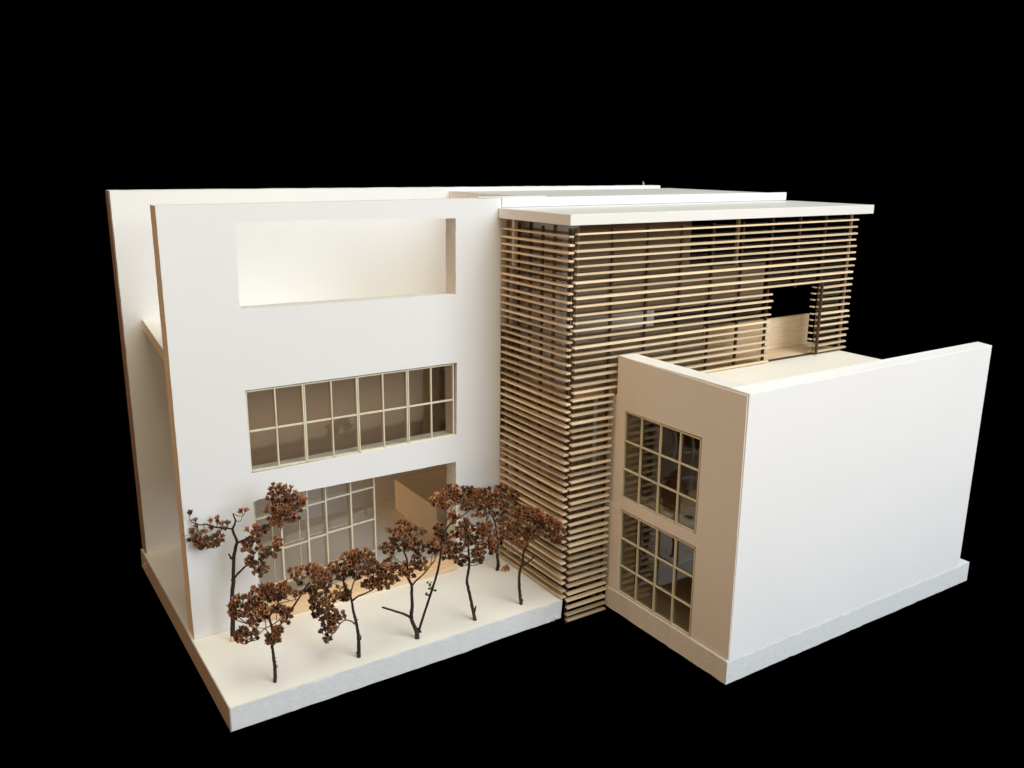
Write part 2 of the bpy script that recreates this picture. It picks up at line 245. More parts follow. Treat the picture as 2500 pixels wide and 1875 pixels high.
{'base':[0.0897,-0.082],'br':[[[7e-05,0.0,-0.00016,0.00129],[0.00035,0.0,0.01184,0.00119],[5e-05,0.0,0.01995,0.00109],[-0.00112,0.0,0.028,0.001],[-0.00251,0.0,0.03599,0.00091],[-0.00324,0.0,0.04235,0.00082],[-0.0043,0.0,0.04604,0.00073],[-0.00696,0.0,0.0518,0.00064],[-0.00862,0.0,0.05806,0.00055]],[[-0.00276,0.0,0.04235,0.00071],[0.00076,0.00099,0.04503,0.00063],[0.00546,0.00197,0.04667,0.00055],[0.01117,0.00296,0.04964,0.00047],[0.01503,0.00395,0.05523,0.00038]],[[-0.00364,0.0,0.04446,0.0006],[-0.00292,-0.00144,0.05049,0.00054],[-0.00047,-0.00288,0.05856,0.00047],[0.00198,-0.00432,0.06707,0.0004]],[[-0.00172,0.0,0.02478,0.00064],[-0.00454,7e-05,0.02713,0.00056],[-0.0084,0.00013,0.02759,0.00049],[-0.01192,0.0002,0.02457,0.00042],[-0.01506,0.00026,0.01912,0.00035],[-0.02011,0.00033,0.01471,0.00028]],[[-0.00652,0.0,0.05075,0.00036],[-0.0123,-0.00145,0.05459,0.0003],[-0.0176,-0.0029,0.05737,0.00024]],[[-0.00864,0.0,0.05754,0.00038],[-0.01529,-5e-05,0.05803,0.00031],[-0.01986,-0.0001,0.06218,0.00025]],[[-0.00783,0.0,0.05389,0.00027],[-0.01096,0.00064,0.05038,0.00022]],[[-0.01959,-0.0029,0.05527,0.0003],[-0.02117,-0.00526,0.05127,0.00026],[-0.01887,-0.00762,0.04942,0.00022]],[[0.00152,0.0,0.01348,0.00072],[0.00127,0.00437,0.01335,0.00039]],[[-0.00056,0.0,0.00257,0.00101],[-0.00111,0.0,0.00366,0.00084]]],
'cl':[[0.00434,-0.00485,0.0781,0.00516,0.00328,13,'B'],[0.01009,-0.00875,0.07696,0.00373,0.0042,10,'R'],[-0.00194,-0.00929,0.0766,0.00466,0.00373,12,'R'],[0.00082,-0.00737,0.07214,0.00562,0.00281,9,'R'],[-0.01224,-0.00163,0.06664,0.00474,0.00284,10,'R'],[-0.0046,-4e-05,0.06333,0.00381,0.00238,6,'M'],[0.00032,0.00102,0.05972,0.00239,0.00239,5,'D'],[-0.00752,-0.00019,0.06078,0.00476,0.00238,6,'D'],[0.01115,-0.00477,0.07148,0.00235,0.00235,4,'R'],[0.0092,-0.00265,0.06527,0.00379,0.00284,9,'R'],[0.01422,0.00754,0.06237,0.00482,0.00337,13,'R'],[0.01975,0.00232,0.06134,0.00478,0.00382,13,'B'],[0.02373,0.00689,0.05382,0.0029,0.0029,7,'M'],[0.0119,0.00294,0.05781,0.00479,0.00288,9,'R'],[0.0148,0.00489,0.05211,0.00482,0.00289,11,'B'],[0.00746,0.00533,0.05075,0.00338,0.00241,7,'B'],[0.02439,0.00396,0.06422,0.00335,0.00239,6,'B'],[0.01897,0.00586,0.06847,0.0012,0.0012,1,'D'],[0.0223,0.00592,0.06795,0.0012,0.0012,1,'D'],[0.02284,-0.00099,0.05259,0.00095,0.00143,1,'O'],[-0.02668,-0.00471,0.0675,0.00424,0.0033,8,'R'],[-0.01917,-0.00361,0.06135,0.00426,0.00379,9,'R'],[-0.02505,-0.00812,0.05636,0.00377,0.0033,9,'M'],[-0.01897,-0.00587,0.05525,0.00236,0.00236,5,'M'],[-0.02586,-0.00977,0.05153,0.00235,0.00376,7,'M'],[-0.02604,-0.01045,0.04463,0.0033,0.0033,9,'D'],[-0.02537,-0.00661,0.03625,0.00333,0.00333,9,'D'],[-0.01976,-0.00376,0.04736,0.00428,0.00286,9,'B'],[-0.01688,-0.00912,0.04452,0.00378,0.00236,8,'B'],[-0.01372,-0.0007,0.04684,0.00239,0.00191,4,'B'],[-0.00899,-0.00083,0.04485,0.00431,0.00239,9,'D'],[-0.00603,0.0018,0.04718,0.00192,0.00144,3,'D'],[-0.01899,0.00305,0.03095,0.00485,0.00339,12,'B'],[-0.0206,0.00461,0.0236,0.00536,0.0039,13,'R'],[-0.01338,-0.00104,0.03007,0.00241,0.00289,5,'B'],[-0.02235,0.0024,0.01781,0.00292,0.00243,6,'D'],[-0.01612,-0.00132,0.0211,0.00242,0.00193,5,'R'],[-0.02167,0.00357,0.01115,0.00196,0.00196,4,'O'],[-0.00817,-0.00256,0.03284,0.0012,0.00168,2,'B'],[-0.01072,0.00435,0.05003,0.00193,0.00145,2,'B']],'gl':[]},
{'base':[0.1343,-0.0813],'br':[[[0.00022,0.0,0.00014,0.00163],[2e-05,0.0,0.00482,0.00153],[-0.00211,0.0,0.01039,0.00143],[-0.00366,0.0,0.01656,0.00134],[-0.00294,0.0,0.02456,0.00124],[-0.00304,0.0,0.03372,0.00114],[-0.00289,0.0,0.041,0.00104],[-0.00473,0.0,0.04521,0.00095],[-0.00548,0.0,0.04882,0.00086],[-0.00557,0.0,0.0578,0.00076],[-0.00602,0.0,0.06197,0.00067],[-0.00756,0.0,0.0667,0.00057],[-0.00739,0.0,0.07438,0.00048]],[[-0.0029,0.0,0.0404,0.00069],[0.00021,1e-05,0.04465,0.00061],[0.00581,2e-05,0.05011,0.00054],[0.01029,4e-05,0.05614,0.00046],[0.01364,5e-05,0.06094,0.00039],[0.01425,6e-05,0.06569,0.00031]],[[0.01086,4e-05,0.05734,0.00034],[0.01152,0.00274,0.06321,0.00026]],[[-0.00393,0.0,0.05722,0.00045],[-0.00163,0.00021,0.06399,0.00037],[0.00058,0.00042,0.06658,0.00028]],[[-0.00722,0.0,0.05719,0.00037],[-0.0114,-0.0011,0.06007,0.00031],[-0.01443,-0.00221,0.06413,0.00025]],[[-0.00422,0.0,0.01625,0.00098],[-0.00917,0.0,0.01898,0.00088],[-0.0169,0.0,0.02167,0.00079],[-0.02417,0.0,0.02406,0.00069]],[[-0.00908,0.0,0.04758,0.00043],[-0.01268,-0.00539,0.05205,0.00028]],[[0.00144,0.0,0.00608,0.00099],[0.00529,0.0,0.0185,0.00093],[0.01055,0.0,0.03567,0.00087],[0.01459,0.0,0.04901,0.00082],[0.01721,0.0,0.06099,0.00076],[0.01842,0.0,0.07167,0.00071]],[[0.00226,0.0,0.00484,0.00116],[0.00256,0.0,0.00609,0.00087]],[[0.01736,0.0,0.07112,0.00068],[0.01892,-5e-05,0.07668,0.00061],[0.02047,-0.00011,0.08176,0.00055],[0.02476,-0.00016,0.08775,0.00049],[0.02986,-0.00022,0.09146,0.00043],[0.03749,-0.00027,0.09743,0.00036]],[[0.0205,-0.00011,0.08496,0.00056],[0.02239,0.00089,0.09092,0.00049],[0.02469,0.00189,0.09596,0.00042],[0.02592,0.00289,0.09918,0.00035],[0.03052,0.00389,0.10063,0.00028]],[[0.02341,0.00189,0.09414,0.00028],[0.02094,-0.00387,0.09878,0.00022]],[[0.01143,0.0,0.03932,0.00031],[0.0095,0.00034,0.04155,0.0003],[0.00783,0.00068,0.04317,0.00029]],[[0.01113,0.0,0.03811,0.00029],[0.01389,-0.00011,0.03728,0.00026]],[[0.00885,0.0,0.03323,0.00032],[0.00736,0.00118,0.03381,0.00029]]],
'cl':[[-0.008,0.0023,0.08392,0.0049,0.00326,11,'R'],[-0.01114,0.00025,0.07835,0.0038,0.00326,7,'R'],[-0.00571,0.00063,0.07999,0.00326,0.00272,5,'R'],[-0.0167,-8e-05,0.08196,0.00163,0.00217,2,'O'],[0.00296,0.00115,0.08189,0.00353,0.00217,6,'O'],[0.00117,-0.00252,0.08087,0.00108,0.00108,1,'O'],[-0.00253,0.00053,0.07536,0.00245,0.00218,4,'D'],[-0.01638,0.00172,0.07233,0.00382,0.00218,6,'M'],[-0.01925,-0.0053,0.07084,0.00486,0.00324,10,'M'],[-0.01678,0.00269,0.06177,0.00165,0.00165,2,'D'],[-0.01304,0.00025,0.06712,0.00164,0.00164,2,'D'],[-0.00754,0.00455,0.06754,0.0044,0.00275,9,'M'],[0.00143,-0.00164,0.07109,0.00435,0.0038,10,'D'],[0.00228,-0.00015,0.06686,0.00273,0.00164,3,'D'],[0.00239,-0.00239,0.05963,0.00491,0.00327,10,'D'],[0.0042,-0.00451,0.05712,0.00326,0.0019,4,'D'],[-0.00559,-0.00483,0.05541,0.00544,0.00381,11,'R'],[-0.00378,-0.00253,0.0507,0.00383,0.00219,5,'D'],[-0.01147,-0.00178,0.05325,0.00274,0.00164,3,'M'],[-0.02001,-0.00557,0.06156,0.00081,0.00081,1,'D'],[-0.01754,-0.00031,0.05904,0.00082,0.00082,1,'D'],[-0.01303,-0.00361,0.0583,0.00109,0.00109,1,'D'],[0.01258,-0.00434,0.07362,0.00324,0.00378,8,'D'],[0.01347,-0.00302,0.06831,0.00271,0.00163,3,'D'],[0.01668,-0.00209,0.10473,0.00502,0.00377,15,'B'],[0.02181,-0.00385,0.10236,0.00376,0.00209,6,'B'],[0.0255,0.00438,0.11076,0.00464,0.00253,12,'R'],[0.02805,0.00342,0.10576,0.0038,0.00295,8,'R'],[0.02573,0.00063,0.10864,0.00546,0.0021,8,'R'],[0.03139,0.00377,0.10385,0.00296,0.00254,5,'D'],[0.01713,0.00411,0.0794,0.00256,0.0047,9,'D'],[0.01571,-0.0031,0.08803,0.00063,0.00063,1,'D'],[0.01306,0.00222,0.08204,0.00085,0.00085,1,'D'],[0.02793,-0.00271,0.09341,0.00294,0.0021,5,'D'],[0.025,-0.00323,0.09089,0.0021,0.0021,3,'D']],'gl':[[0.00818,0.0,0.04353],[0.01038,0.0,0.04324],[0.0098,0.0,0.04143],[0.0106,0.0,0.03932],[0.01388,0.0,0.03722],[0.01306,0.0,0.03752],[0.00949,0.0,0.0387],[0.00721,0.0,0.03473],[0.00803,0.0,0.03383]]},
{'base':[0.1822,-0.0812],'br':[[[4e-05,0.0,0.00017,0.00133],[-0.00135,0.0,0.00674,0.00126],[-0.00323,0.0,0.0173,0.00118],[-0.0051,0.0,0.02682,0.00111],[-0.00577,0.0,0.03251,0.00104],[-0.00444,0.0,0.04195,0.00096],[-0.00398,0.0,0.05038,0.00089]],[[-0.0041,0.0,0.05144,0.00089],[-0.00448,-0.00106,0.05629,0.00074],[-0.00441,-0.00211,0.06161,0.00059]],[[-0.00448,-0.00106,0.05581,0.00038],[-0.00835,-0.0035,0.05644,0.00032],[-0.01261,-0.00595,0.05947,0.00026]],[[-0.00403,-0.00106,0.0563,0.00041],[0.00035,0.00068,0.05698,0.00037],[0.00609,0.00242,0.05574,0.00032],[0.01366,0.00416,0.0584,0.00027]],[[-0.00441,-0.00211,0.06112,0.0005],[-0.00657,-0.00265,0.06662,0.00042],[-0.01005,-0.00319,0.07065,0.00034],[-0.01527,-0.00373,0.07607,0.00026]],[[-0.00441,-0.00211,0.0616,0.00047],[-0.00123,-0.00341,0.06701,0.0004],[0.00325,-0.0047,0.07097,0.00033],[0.00769,-0.006,0.07538,0.00026]],[[-0.00664,-0.00211,0.05918,0.00035],[-0.01,-0.00511,0.06197,0.00029],[-0.01551,-0.00811,0.06474,0.00023]],[[0.00857,-0.006,0.07208,0.00029],[0.01214,-0.00864,0.07705,0.00025],[0.01308,-0.01127,0.07587,0.0002]],[[-0.00065,0.0,0.00578,0.00106],[0.00067,0.0,0.01158,0.00045]]],
'cl':[[-0.00732,-0.00401,0.07816,0.00308,0.0022,6,'M'],[-0.00391,-0.00217,0.07359,0.00353,0.00309,8,'D'],[-0.01033,0.00162,0.07235,0.00267,0.00222,4,'O'],[-0.01297,0.00071,0.06793,0.004,0.00267,7,'M'],[-0.00554,-0.00523,0.07018,0.00396,0.00308,9,'M'],[-0.01865,-0.00699,0.0661,0.00352,0.00352,8,'D'],[-0.016,-0.00173,0.05795,0.00356,0.00356,8,'R'],[-0.00975,-0.00909,0.06382,0.00395,0.00351,9,'D'],[-0.02045,-0.00241,0.05243,0.00267,0.00223,5,'M'],[-0.01259,-0.00699,0.05372,0.00398,0.00265,8,'R'],[-0.00786,0.00282,0.04664,0.00225,0.00225,5,'M'],[-0.01118,-0.00177,0.04688,0.00223,0.00223,4,'D'],[-0.00218,-0.00215,0.06404,0.00355,0.0031,8,'R'],[0.00142,-0.00334,0.06366,0.00221,0.00266,3,'R'],[0.00229,-0.00328,0.05547,0.00444,0.00311,11,'R'],[0.0016,0.0026,0.0483,0.00315,0.0027,6,'M'],[0.00157,0.00323,0.04457,0.00225,0.00135,3,'D'],[0.00565,0.00225,0.04802,0.0009,0.00135,1,'O'],[0.00422,-0.00712,0.07631,0.00263,0.00263,7,'R'],[0.00755,-0.00153,0.07055,0.00354,0.00354,9,'R'],[0.00374,-0.00596,0.07059,0.00264,0.00352,6,'M'],[0.00933,-0.0022,0.07563,0.00221,0.00177,3,'O'],[0.01128,-0.00945,0.08069,4e-05,4e-05,1,'B'],[0.00949,-0.00726,0.06886,0.00263,0.00176,4,'R'],[0.00703,0.00103,0.05978,0.00223,0.00223,5,'R'],[0.01331,-0.00024,0.06091,0.00356,0.00312,9,'R'],[0.01283,0.00193,0.05457,0.00224,0.00224,5,'D'],[0.01358,-0.01398,0.07286,0.00087,0.00087,1,'O'],[0.01188,-0.01565,0.07733,0.0013,0.0013,1,'O']],'gl':[]},
{'base':[0.239,-0.0212],'br':[[[2e-05,0.0,-0.00025,0.00132],[0.0005,0.0,0.00688,0.00124],[-4e-05,0.0,0.01352,0.00116],[0.00019,0.0,0.02069,0.00109],[0.00066,0.0,0.02893,0.00101]],[[0.00048,0.0,0.02457,0.00101],[-0.00056,0.00017,0.03387,0.00087],[-0.00227,0.00033,0.04311,0.00074],[-0.00495,0.0005,0.04944,0.0006]],[[0.00066,0.0,0.02838,0.00067],[-0.00493,-0.00017,0.03823,0.00062],[-0.00897,-0.00035,0.04315,0.00057],[-0.00846,-0.00052,0.04809,0.00052],[-0.00896,-0.00069,0.05193,0.00047]],[[-0.00127,0.00033,0.04312,0.00057],[0.00702,-0.00252,0.05011,0.00045],[0.01497,-0.00537,0.04785,0.00033]],[[-0.00227,0.00033,0.04454,0.0005],[-0.00491,-0.00173,0.05605,0.00041],[-0.00684,-0.0038,0.06181,0.00033]],[[0.00038,0.00033,0.04671,0.00047],[0.00498,0.002,0.05247,0.00041],[0.01156,0.00368,0.05895,0.00036],[0.01821,0.00535,0.05976,0.0003]],[[0.00128,0.0,0.00299,0.00088],[0.00184,-0.0044,0.00736,0.00054]],[[-0.00897,-0.00035,0.04315,0.0004],[-0.00744,-0.00111,0.04727,0.00035],[-0.00642,-0.00187,0.05083,0.0003]],[[-0.00896,-0.00069,0.05031,0.00043],[-0.01559,0.00201,0.05613,0.00037],[-0.02325,0.00472,0.06035,0.0003]]],
'cl':[[-0.02552,0.00085,0.06935,0.004,0.0025,8,'R'],[-0.02016,0.00382,0.06717,0.00502,0.00301,11,'R'],[-0.01397,-0.00079,0.06797,0.00499,0.00349,12,'R'],[-0.022,-9e-05,0.06282,0.005,0.003,10,'R'],[-0.01541,-0.00231,0.06217,0.00499,0.00299,10,'B'],[-0.00901,0.0005,0.06431,0.003,0.004,6,'R'],[-0.02842,0.00656,0.05523,0.00304,0.00253,5,'D'],[-0.02618,0.00233,0.05321,0.00352,0.00201,4,'D'],[-0.01659,0.00181,0.05351,0.00453,0.00252,7,'D'],[-0.01439,-0.0032,0.05024,0.005,0.0015,6,'D'],[-0.00599,0.00012,0.0586,0.00501,0.00351,12,'R'],[-0.00758,0.00381,0.05115,0.00404,0.00252,6,'R'],[-0.00481,-0.00809,0.07093,0.00395,0.00345,8,'D'],[0.00242,0.00392,0.07001,0.00401,0.00251,7,'D'],[-0.02047,-0.00115,0.05792,0.0035,0.0025,5,'R'],[0.0029,0.00272,0.06563,0.0053,0.00397,8,'R'],[0.01152,0.00609,0.06367,0.00732,0.00333,12,'R'],[0.01622,0.00748,0.0596,0.00534,0.00401,8,'R'],[0.02413,0.00225,0.06177,0.00464,0.00331,8,'R'],[-0.00027,-0.00341,0.06031,0.00526,0.00395,8,'R'],[0.00497,0.00125,0.05562,0.00332,0.00265,5,'R'],[0.01757,0.00421,0.05666,0.00532,0.00266,5,'D'],[0.00168,0.00215,0.04738,0.00533,0.00333,5,'D'],[0.00236,0.00321,0.04048,0.00535,0.00267,5,'D']],'gl':[]},
{'base':[0.224,-0.0794],'br':[[[0.00023,0.0,0.00023,0.00119],[-0.00079,0.0,0.00776,0.00113],[-0.00165,0.0,0.01933,0.00106],[-0.001,0.0,0.02813,0.00099],[0.00077,0.0,0.03487,0.00093],[0.0016,0.0,0.04289,0.00086],[0.00488,0.0,0.0509,0.0008]],[[0.00142,0.0,0.03219,0.00068],[0.00627,-0.00099,0.03673,0.00059],[0.00987,-0.00197,0.04124,0.00049]],[[0.00013,0.0,0.0372,0.00037],[-0.00237,-0.00014,0.04092,0.00034],[-0.00485,-0.00028,0.04363,0.00031],[-0.01037,-0.00042,0.04431,0.00028],[-0.01224,-0.00056,0.04967,0.00025],[-0.01471,-0.00071,0.05434,0.00021]],[[-0.01037,-0.00042,0.04431,0.00025],[-0.01058,-0.00561,0.03582,0.00018]],[[-0.01068,-0.00042,0.04431,0.00031],[-0.01955,-0.00122,0.04327,0.00026],[-0.02259,-0.00202,0.04428,0.00022]],[[-0.01068,-0.00042,0.04497,0.00031],[-0.00735,0.00226,0.04842,0.00026],[-0.00554,0.00494,0.05253,0.00022]],[[-0.00547,-0.00028,0.04429,0.00028],[-0.0012,-0.00025,0.04631,0.00022]],[[0.00488,0.0,0.0509,0.00062],[0.01397,0.00023,0.05682,0.00051],[0.02185,0.00046,0.06009,0.00041],[0.0268,0.00069,0.0574,0.00031]],[[0.00427,0.0,0.05023,0.00055],[0.00719,0.00042,0.06129,0.00047],[0.00224,0.00085,0.06762,0.00039],[-0.00206,0.00127,0.07132,0.00031]],[[0.00721,0.00042,0.05997,0.00043],[0.01327,0.00082,0.06314,0.00035],[0.01872,0.00123,0.0663,0.00028]],[[-0.01152,-0.00561,0.0388,0.00025],[-0.01277,-0.00196,0.03802,0.00015]],[[0.00052,0.0,0.00229,0.00106],[0.00143,0.0,0.00402,0.00063]]],
'cl':[[-0.01655,-0.00254,0.06107,0.00273,0.00243,5,'B'],[-0.01054,0.00881,0.05876,0.00494,0.00309,9,'B'],[-0.00442,0.00085,0.06362,0.00366,0.00305,6,'R'],[0.00241,0.00502,0.05789,0.00492,0.00369,9,'R'],[-0.00557,0.00133,0.05615,0.00551,0.00367,11,'R'],[0.00243,0.00283,0.05356,0.00552,0.00368,9,'R'],[-0.00185,-0.00052,0.05041,0.00428,0.00245,6,'R'],[0.00725,0.00016,0.05679,0.00427,0.00427,7,'M'],[-0.01354,0.0031,0.05528,0.00368,0.00307,4,'D'],[-0.01649,-0.0044,0.05403,0.00243,0.00304,3,'D'],[-0.0021,0.00141,0.07518,0.00547,0.00243,9,'R'],[0.00392,-0.00123,0.07698,0.00544,0.00242,9,'R'],[0.00217,-0.00072,0.0722,0.00546,0.00212,6,'B'],[0.00954,0.00402,0.07288,0.00488,0.00244,8,'R'],[0.01432,0.00021,0.07257,0.00486,0.00304,9,'R'],[0.00715,0.00369,0.06841,0.00367,0.00183,4,'R'],[0.01845,-0.00364,0.07099,0.00483,0.00242,8,'R'],[0.01339,0.00581,0.06426,0.00368,0.00246,5,'B'],[0.01652,0.00537,0.05985,0.00246,0.00184,3,'B'],[0.02004,0.00302,0.06422,0.00489,0.00306,8,'R'],[0.02464,-0.00257,0.06603,0.00364,0.00364,8,'R'],[0.02807,0.00226,0.05869,0.00337,0.00428,9,'R'],[0.02671,-0.00241,0.05484,0.00365,0.00304,8,'R'],[0.02185,-0.00081,0.05736,0.00427,0.00244,4,'D'],[0.01193,-0.00383,0.0632,0.00545,0.00212,5,'D'],[-0.01085,-0.00991,0.03559,0.00291,0.00085,5,'H']],'gl':[]}]
# ------------------------------------------------------------------ setting
g = sheet('black_cloth', [[(-3, -0.475), (5, -0.475), (5, 5), (-3, 5)]], 'z', -0.0262, -0.0242, [M_black, M_black])
tag(g, kind='structure')
g = sheet('wooden_floor', [[(-3, -3), (5, -3), (5, -0.48), (-3, -0.48)]], 'z', -0.030, -0.027, [M_floor, M_floor])
tag(g, kind='structure')
# ------------------------------------------------------------------ base boards
base = thing('base_board', (0.127, 0.04, -0.0168), 'thick white foam base board carrying the twig trees and the tall white block', 'base board')
TH = -0.0168
def slab_base(parent, loop, bottom, top_m, step=0.005, amp=0.0002):
    fc = sheet('foam_core', [wob(loop, step, amp)], 'z', bottom, -0.0010, [M_foam, M_foam], parent)
    off = fc.location + Vector(parent.location)
    for v in fc.data.vertices:
        if v.co.z + off.z < -0.01:
            x, y = v.co.x+off.x, v.co.y+off.y
            v.co.z += random.uniform(-.0001, .0003)
            if y < -0.085 and 0.17 < x < 0.252: v.co.z += 0.0011 if x > 0.186 else 0.0006
            if y < -0.085 and x > 0.246 and x < 0.26: v.co.z += 0.0012; v.co.x -= 0.0012
    lp2 = wob([(x, y) for x, y in loop], step, amp*0.6)
    sheet('top_sheet', [lp2], 'z', -0.0010, 0.0, [top_m, M_card], parent)
hexa('shade_strip', [(-0.0012, -0.0934, TH), (-0.0004, -0.0934, TH), (-0.0010, 0.1765, TH), (-0.0019, 0.1765, TH)], [(-0.0012, -0.0934, -0.0001), (-0.0004, -0.0934, -0.0001), (-0.0010, 0.1765, -0.0001), (-0.0019, 0.1765, -0.0001)], M_shade, base)  # thin added strip, painted dark in place of shade; no tape there
slab_base(base, [(-0.0005, -0.0933), (0.2552, -0.0905), (0.2552, -0.0006), (0.5700, -0.0006), (0.5700, 0.1765), (-0.0012, 0.1765)], TH, M_top)
box('support_pad', 0.02, 0.23, -0.07, 0.15, -0.0241, TH-0.0001, M_black, base)
# ragged crumbs of foam on the cut edge
bm = bmesh.new()
for i in range(26):
    if i < 14: c = Vector((0.2505-abs(random.gauss(0, .003)), -0.0910-random.uniform(0, .0003), TH+0.0012+random.uniform(0, .0030)))
    else: c = Vector((-0.0015-random.uniform(0, .0008), random.uniform(0.150, 0.172), random.uniform(-0.0165, -0.003)))
    r = random.uniform(.0003, .0008)
    bmesh.ops.create_icosphere(bm, subdivisions=1, radius=r, matrix=Matrix.Translation(c-Vector(base.location)) @ Matrix.Scale(random.uniform(.5, 1.4), 4, (1, 0, 0)))
for v in bm.verts: v.co += Vector((random.uniform(-.0003, .0003) for _ in range(3)))
me = bpy.data.meshes.new('foam_crumbs'); bm.to_mesh(me); bm.free()
tag(link('foam_crumbs', me, base, [M_foam]), kind='stuff')
# ------------------------------------------------------------------ tall white block (left)
blk = thing('white_block', (0.127, 0.08, 0.0), 'tall white card block with wide upper opening and long gridded middle window', 'model building')
RZ = 0.3000
outer = wob([(0.0007, 0.0002), (0.2546, 0.0002), (0.2546, 0.3006), (0.0007, 0.3000)], 0.007, 0.00012)
hA = wob([(0.0490, 0.2869), (0.0503, 0.2880), (0.1050, 0.2886), (0.1500, 0.2874), (0.2140, 0.2864), (0.2135, 0.2289), (0.0530, 0.2305), (0.0486, 0.2304)], 0.006, 0.0002)
hB = wob([(0.0480, 0.1751), (0.2143, 0.1751), (0.2134, 0.1160), (0.0487, 0.1146)], 0.006, 0.00012)
hC = wob([(0.0483, 0.0932), (0.0530, 0.0948), (0.0700, 0.0942), (0.2127, 0.0934), (0.2118, 0.0010), (0.0483, 0.0010)], 0.006, 0.00012)
sheet('front_wall', [outer, hA, hB, hC], 'y', 0.0, 0.0157, [M_front, M_foamw], blk)
sheet('back_wall', [wob([(0.0009, 0.0), (0.5664, 0.0), (0.5664, 0.3027), (0.0009, 0.3038)], 0.007, 0.00015)], 'y', 0.1638, 0.1790, [M_card, M_foamw], blk)
box('end_strip', 0.0001, 0.0006, 0.1642, 0.1788, 0.0, 0.3034, M_edge, blk)
hexa('upper_floor', [(0.0030, 0.0159, 0.1936), (0.2990, 0.0159, 0.1936), (0.2990, 0.1636, 0.1936), (0.0155, 0.1636, 0.1936)],
     [(0.0030, 0.0159, 0.2017), (0.2990, 0.0159, 0.2017), (0.2990, 0.1636, 0.2017), (0.0155, 0.1636, 0.2017)], M_top, blk)
box('inner_wall', 0.0350, 0.2985, 0.0480, 0.0510, 0.1000, 0.1930, M_dim, blk)  # added board, its brown imitates the shaded back wall behind the window
box('inner_floor', 0.0350, 0.2985, 0.0162, 0.0478, 0.0975, 0.1015, M_grey, blk)
# floor lining inside the ground floor and counter block
box('counter_block', 0.2240, 0.2985, 0.0560, 0.1412, 0.0003, 0.0312, M_cream, blk)
box('side_wall', 0.2992, 0.3022, 0.0161, 0.1636, 0.0003, 0.3000, M_card, blk)
# steps
for i in range(4):
    box('step', 0.0500+i*0.0004, 0.2112-i*0.0003, -0.0032+i*0.0038, -0.0032+(i+1)*0.0038+(0.001 if i < 3 else 0.0), 0.0002 if i == 0 else 0.0036+(i-1)*0.0013, 0.0046+i*0.0013, M_step, blk, bev=0.0001)
def bar(name, parent, x0, x1, y0, y1, z0, z1, mat=None): return box(name, x0, x1, y0, y1, z0, z1, mat or M_munt, parent, bev=0.00008, jit=0.00006)
# middle window: four framed lights, each of two columns and two rows
xs = [0.0492, 0.0689, 0.0896, 0.1103, 0.1305, 0.1510, 0.1714, 0.1917, 0.2112]
ZT, ZM, ZB = 0.1744, 0.1451, 0.1162
t = 0.0011
wnd = box('window', xs[0]-0.0009, xs[0]+t-0.0009, 0.0008, 0.0026, ZB-0.0006, ZT, M_munt, blk)
wnd['label'] = 'wide middle window with cream glazing bars'
k = 0
for i in range(1, 9):
    if i in (2, 4, 6):
        bar('muntin', wnd, xs[i]-0.0011, xs[i]-0.0001, 0.0008, 0.0026, ZB-0.0004, ZT)
        bar('muntin', wnd, xs[i]+0.0002, xs[i]+0.0011, 0.0007, 0.0026, ZB-0.0004, ZT)
    else:
        bar('muntin', wnd, xs[i]-0.0005, xs[i]+0.0005, 0.0008, 0.0026, ZB-0.0004, ZT)
for i in range(8):
    a = xs[i]+(0.0012 if i % 2 == 0 and i else 0.0006); b = xs[i+1]-(0.0012 if i % 2 == 1 and i < 7 else 0.0006)
    for z, h in ((ZM, 0.0011), (ZT-0.0006, 0.0009), (ZB-0.0002, 0.0012)):
        bar('muntin', wnd, a, b, 0.0009, 0.0025, z-h/2, z+h/2)
    for z0, z1 in ((ZB, ZM), (ZM+0.00003, ZT)):
        box('pane', xs[i]+0.00003, xs[i+1], 0.0028, 0.0032, z0, z1, M_ac, wnd)
box('jamb_strip', 0.2117, 0.2133, 0.0035, 0.0150, 0.1164, 0.1744, M_foamw, wnd)
# lower window: screens of sliding lights standing a little askew behind the opening
def yl(x, dy=0.0): return 0.0120+0.125*(x-0.052)+dy
def skew(name, parent, x0, x1, z0, z1, dy, th, mat):
    return hexa(name, [(x0, yl(x0, dy), z0), (x1, yl(x1, dy), z0), (x1, yl(x1, dy+th), z0), (x0, yl(x0, dy+th), z0)],
                [(x0, yl(x0, dy), z1), (x1, yl(x1, dy), z1), (x1, yl(x1, dy+th), z1), (x0, yl(x0, dy+th), z1)], mat, parent)
vx = [0.0521, 0.0722, 0.0935, 0.1090, 0.1306, 0.1515]
lw = skew('window', blk, vx[0]-0.0006, vx[0]+0.0006, 0.0095, 0.0980, 0, 0.0016, M_munt)
lw['label'] = 'ground floor screen of sliding cream framed lights'
for x in vx[1:]: skew('muntin', lw, x-0.00065, x+0.00065, 0.0075, 0.0980, 0, 0.0016, M_munt)
for x in (0.0660, 0.0875, 0.1078, 0.1296): skew('muntin', lw, x-0.0005, x+0.0005, 0.0095, 0.0980, 0.0034, 0.0012, M_munt)
for i in range(5):
    dz = (0, -0.0012, 0.0, 0.0008, 0.0013)[i]
    for z in (0.0198, 0.0475, 0.0748):
        skew('muntin', lw, vx[i]+0.0007, vx[i+1]-0.0007, z+dz-0.0006, z+dz+0.0006, 0.0001, 0.0014, M_munt)
        if i in (1, 2, 3): skew('muntin', lw, vx[i]+0.0007, vx[i+1]-0.0027, z+dz+0.0012, z+dz+0.0021, 0.0035, 0.0010, M_munt)
    for z0, z1 in ((0.0095, 0.0198), (0.01983, 0.0475), (0.04753, 0.0748), (0.07483, 0.0975)):
        skew('pane', lw, vx[i]+0.00003, vx[i+1], z0, z1, 0.0019, 0.0003, M_ac)
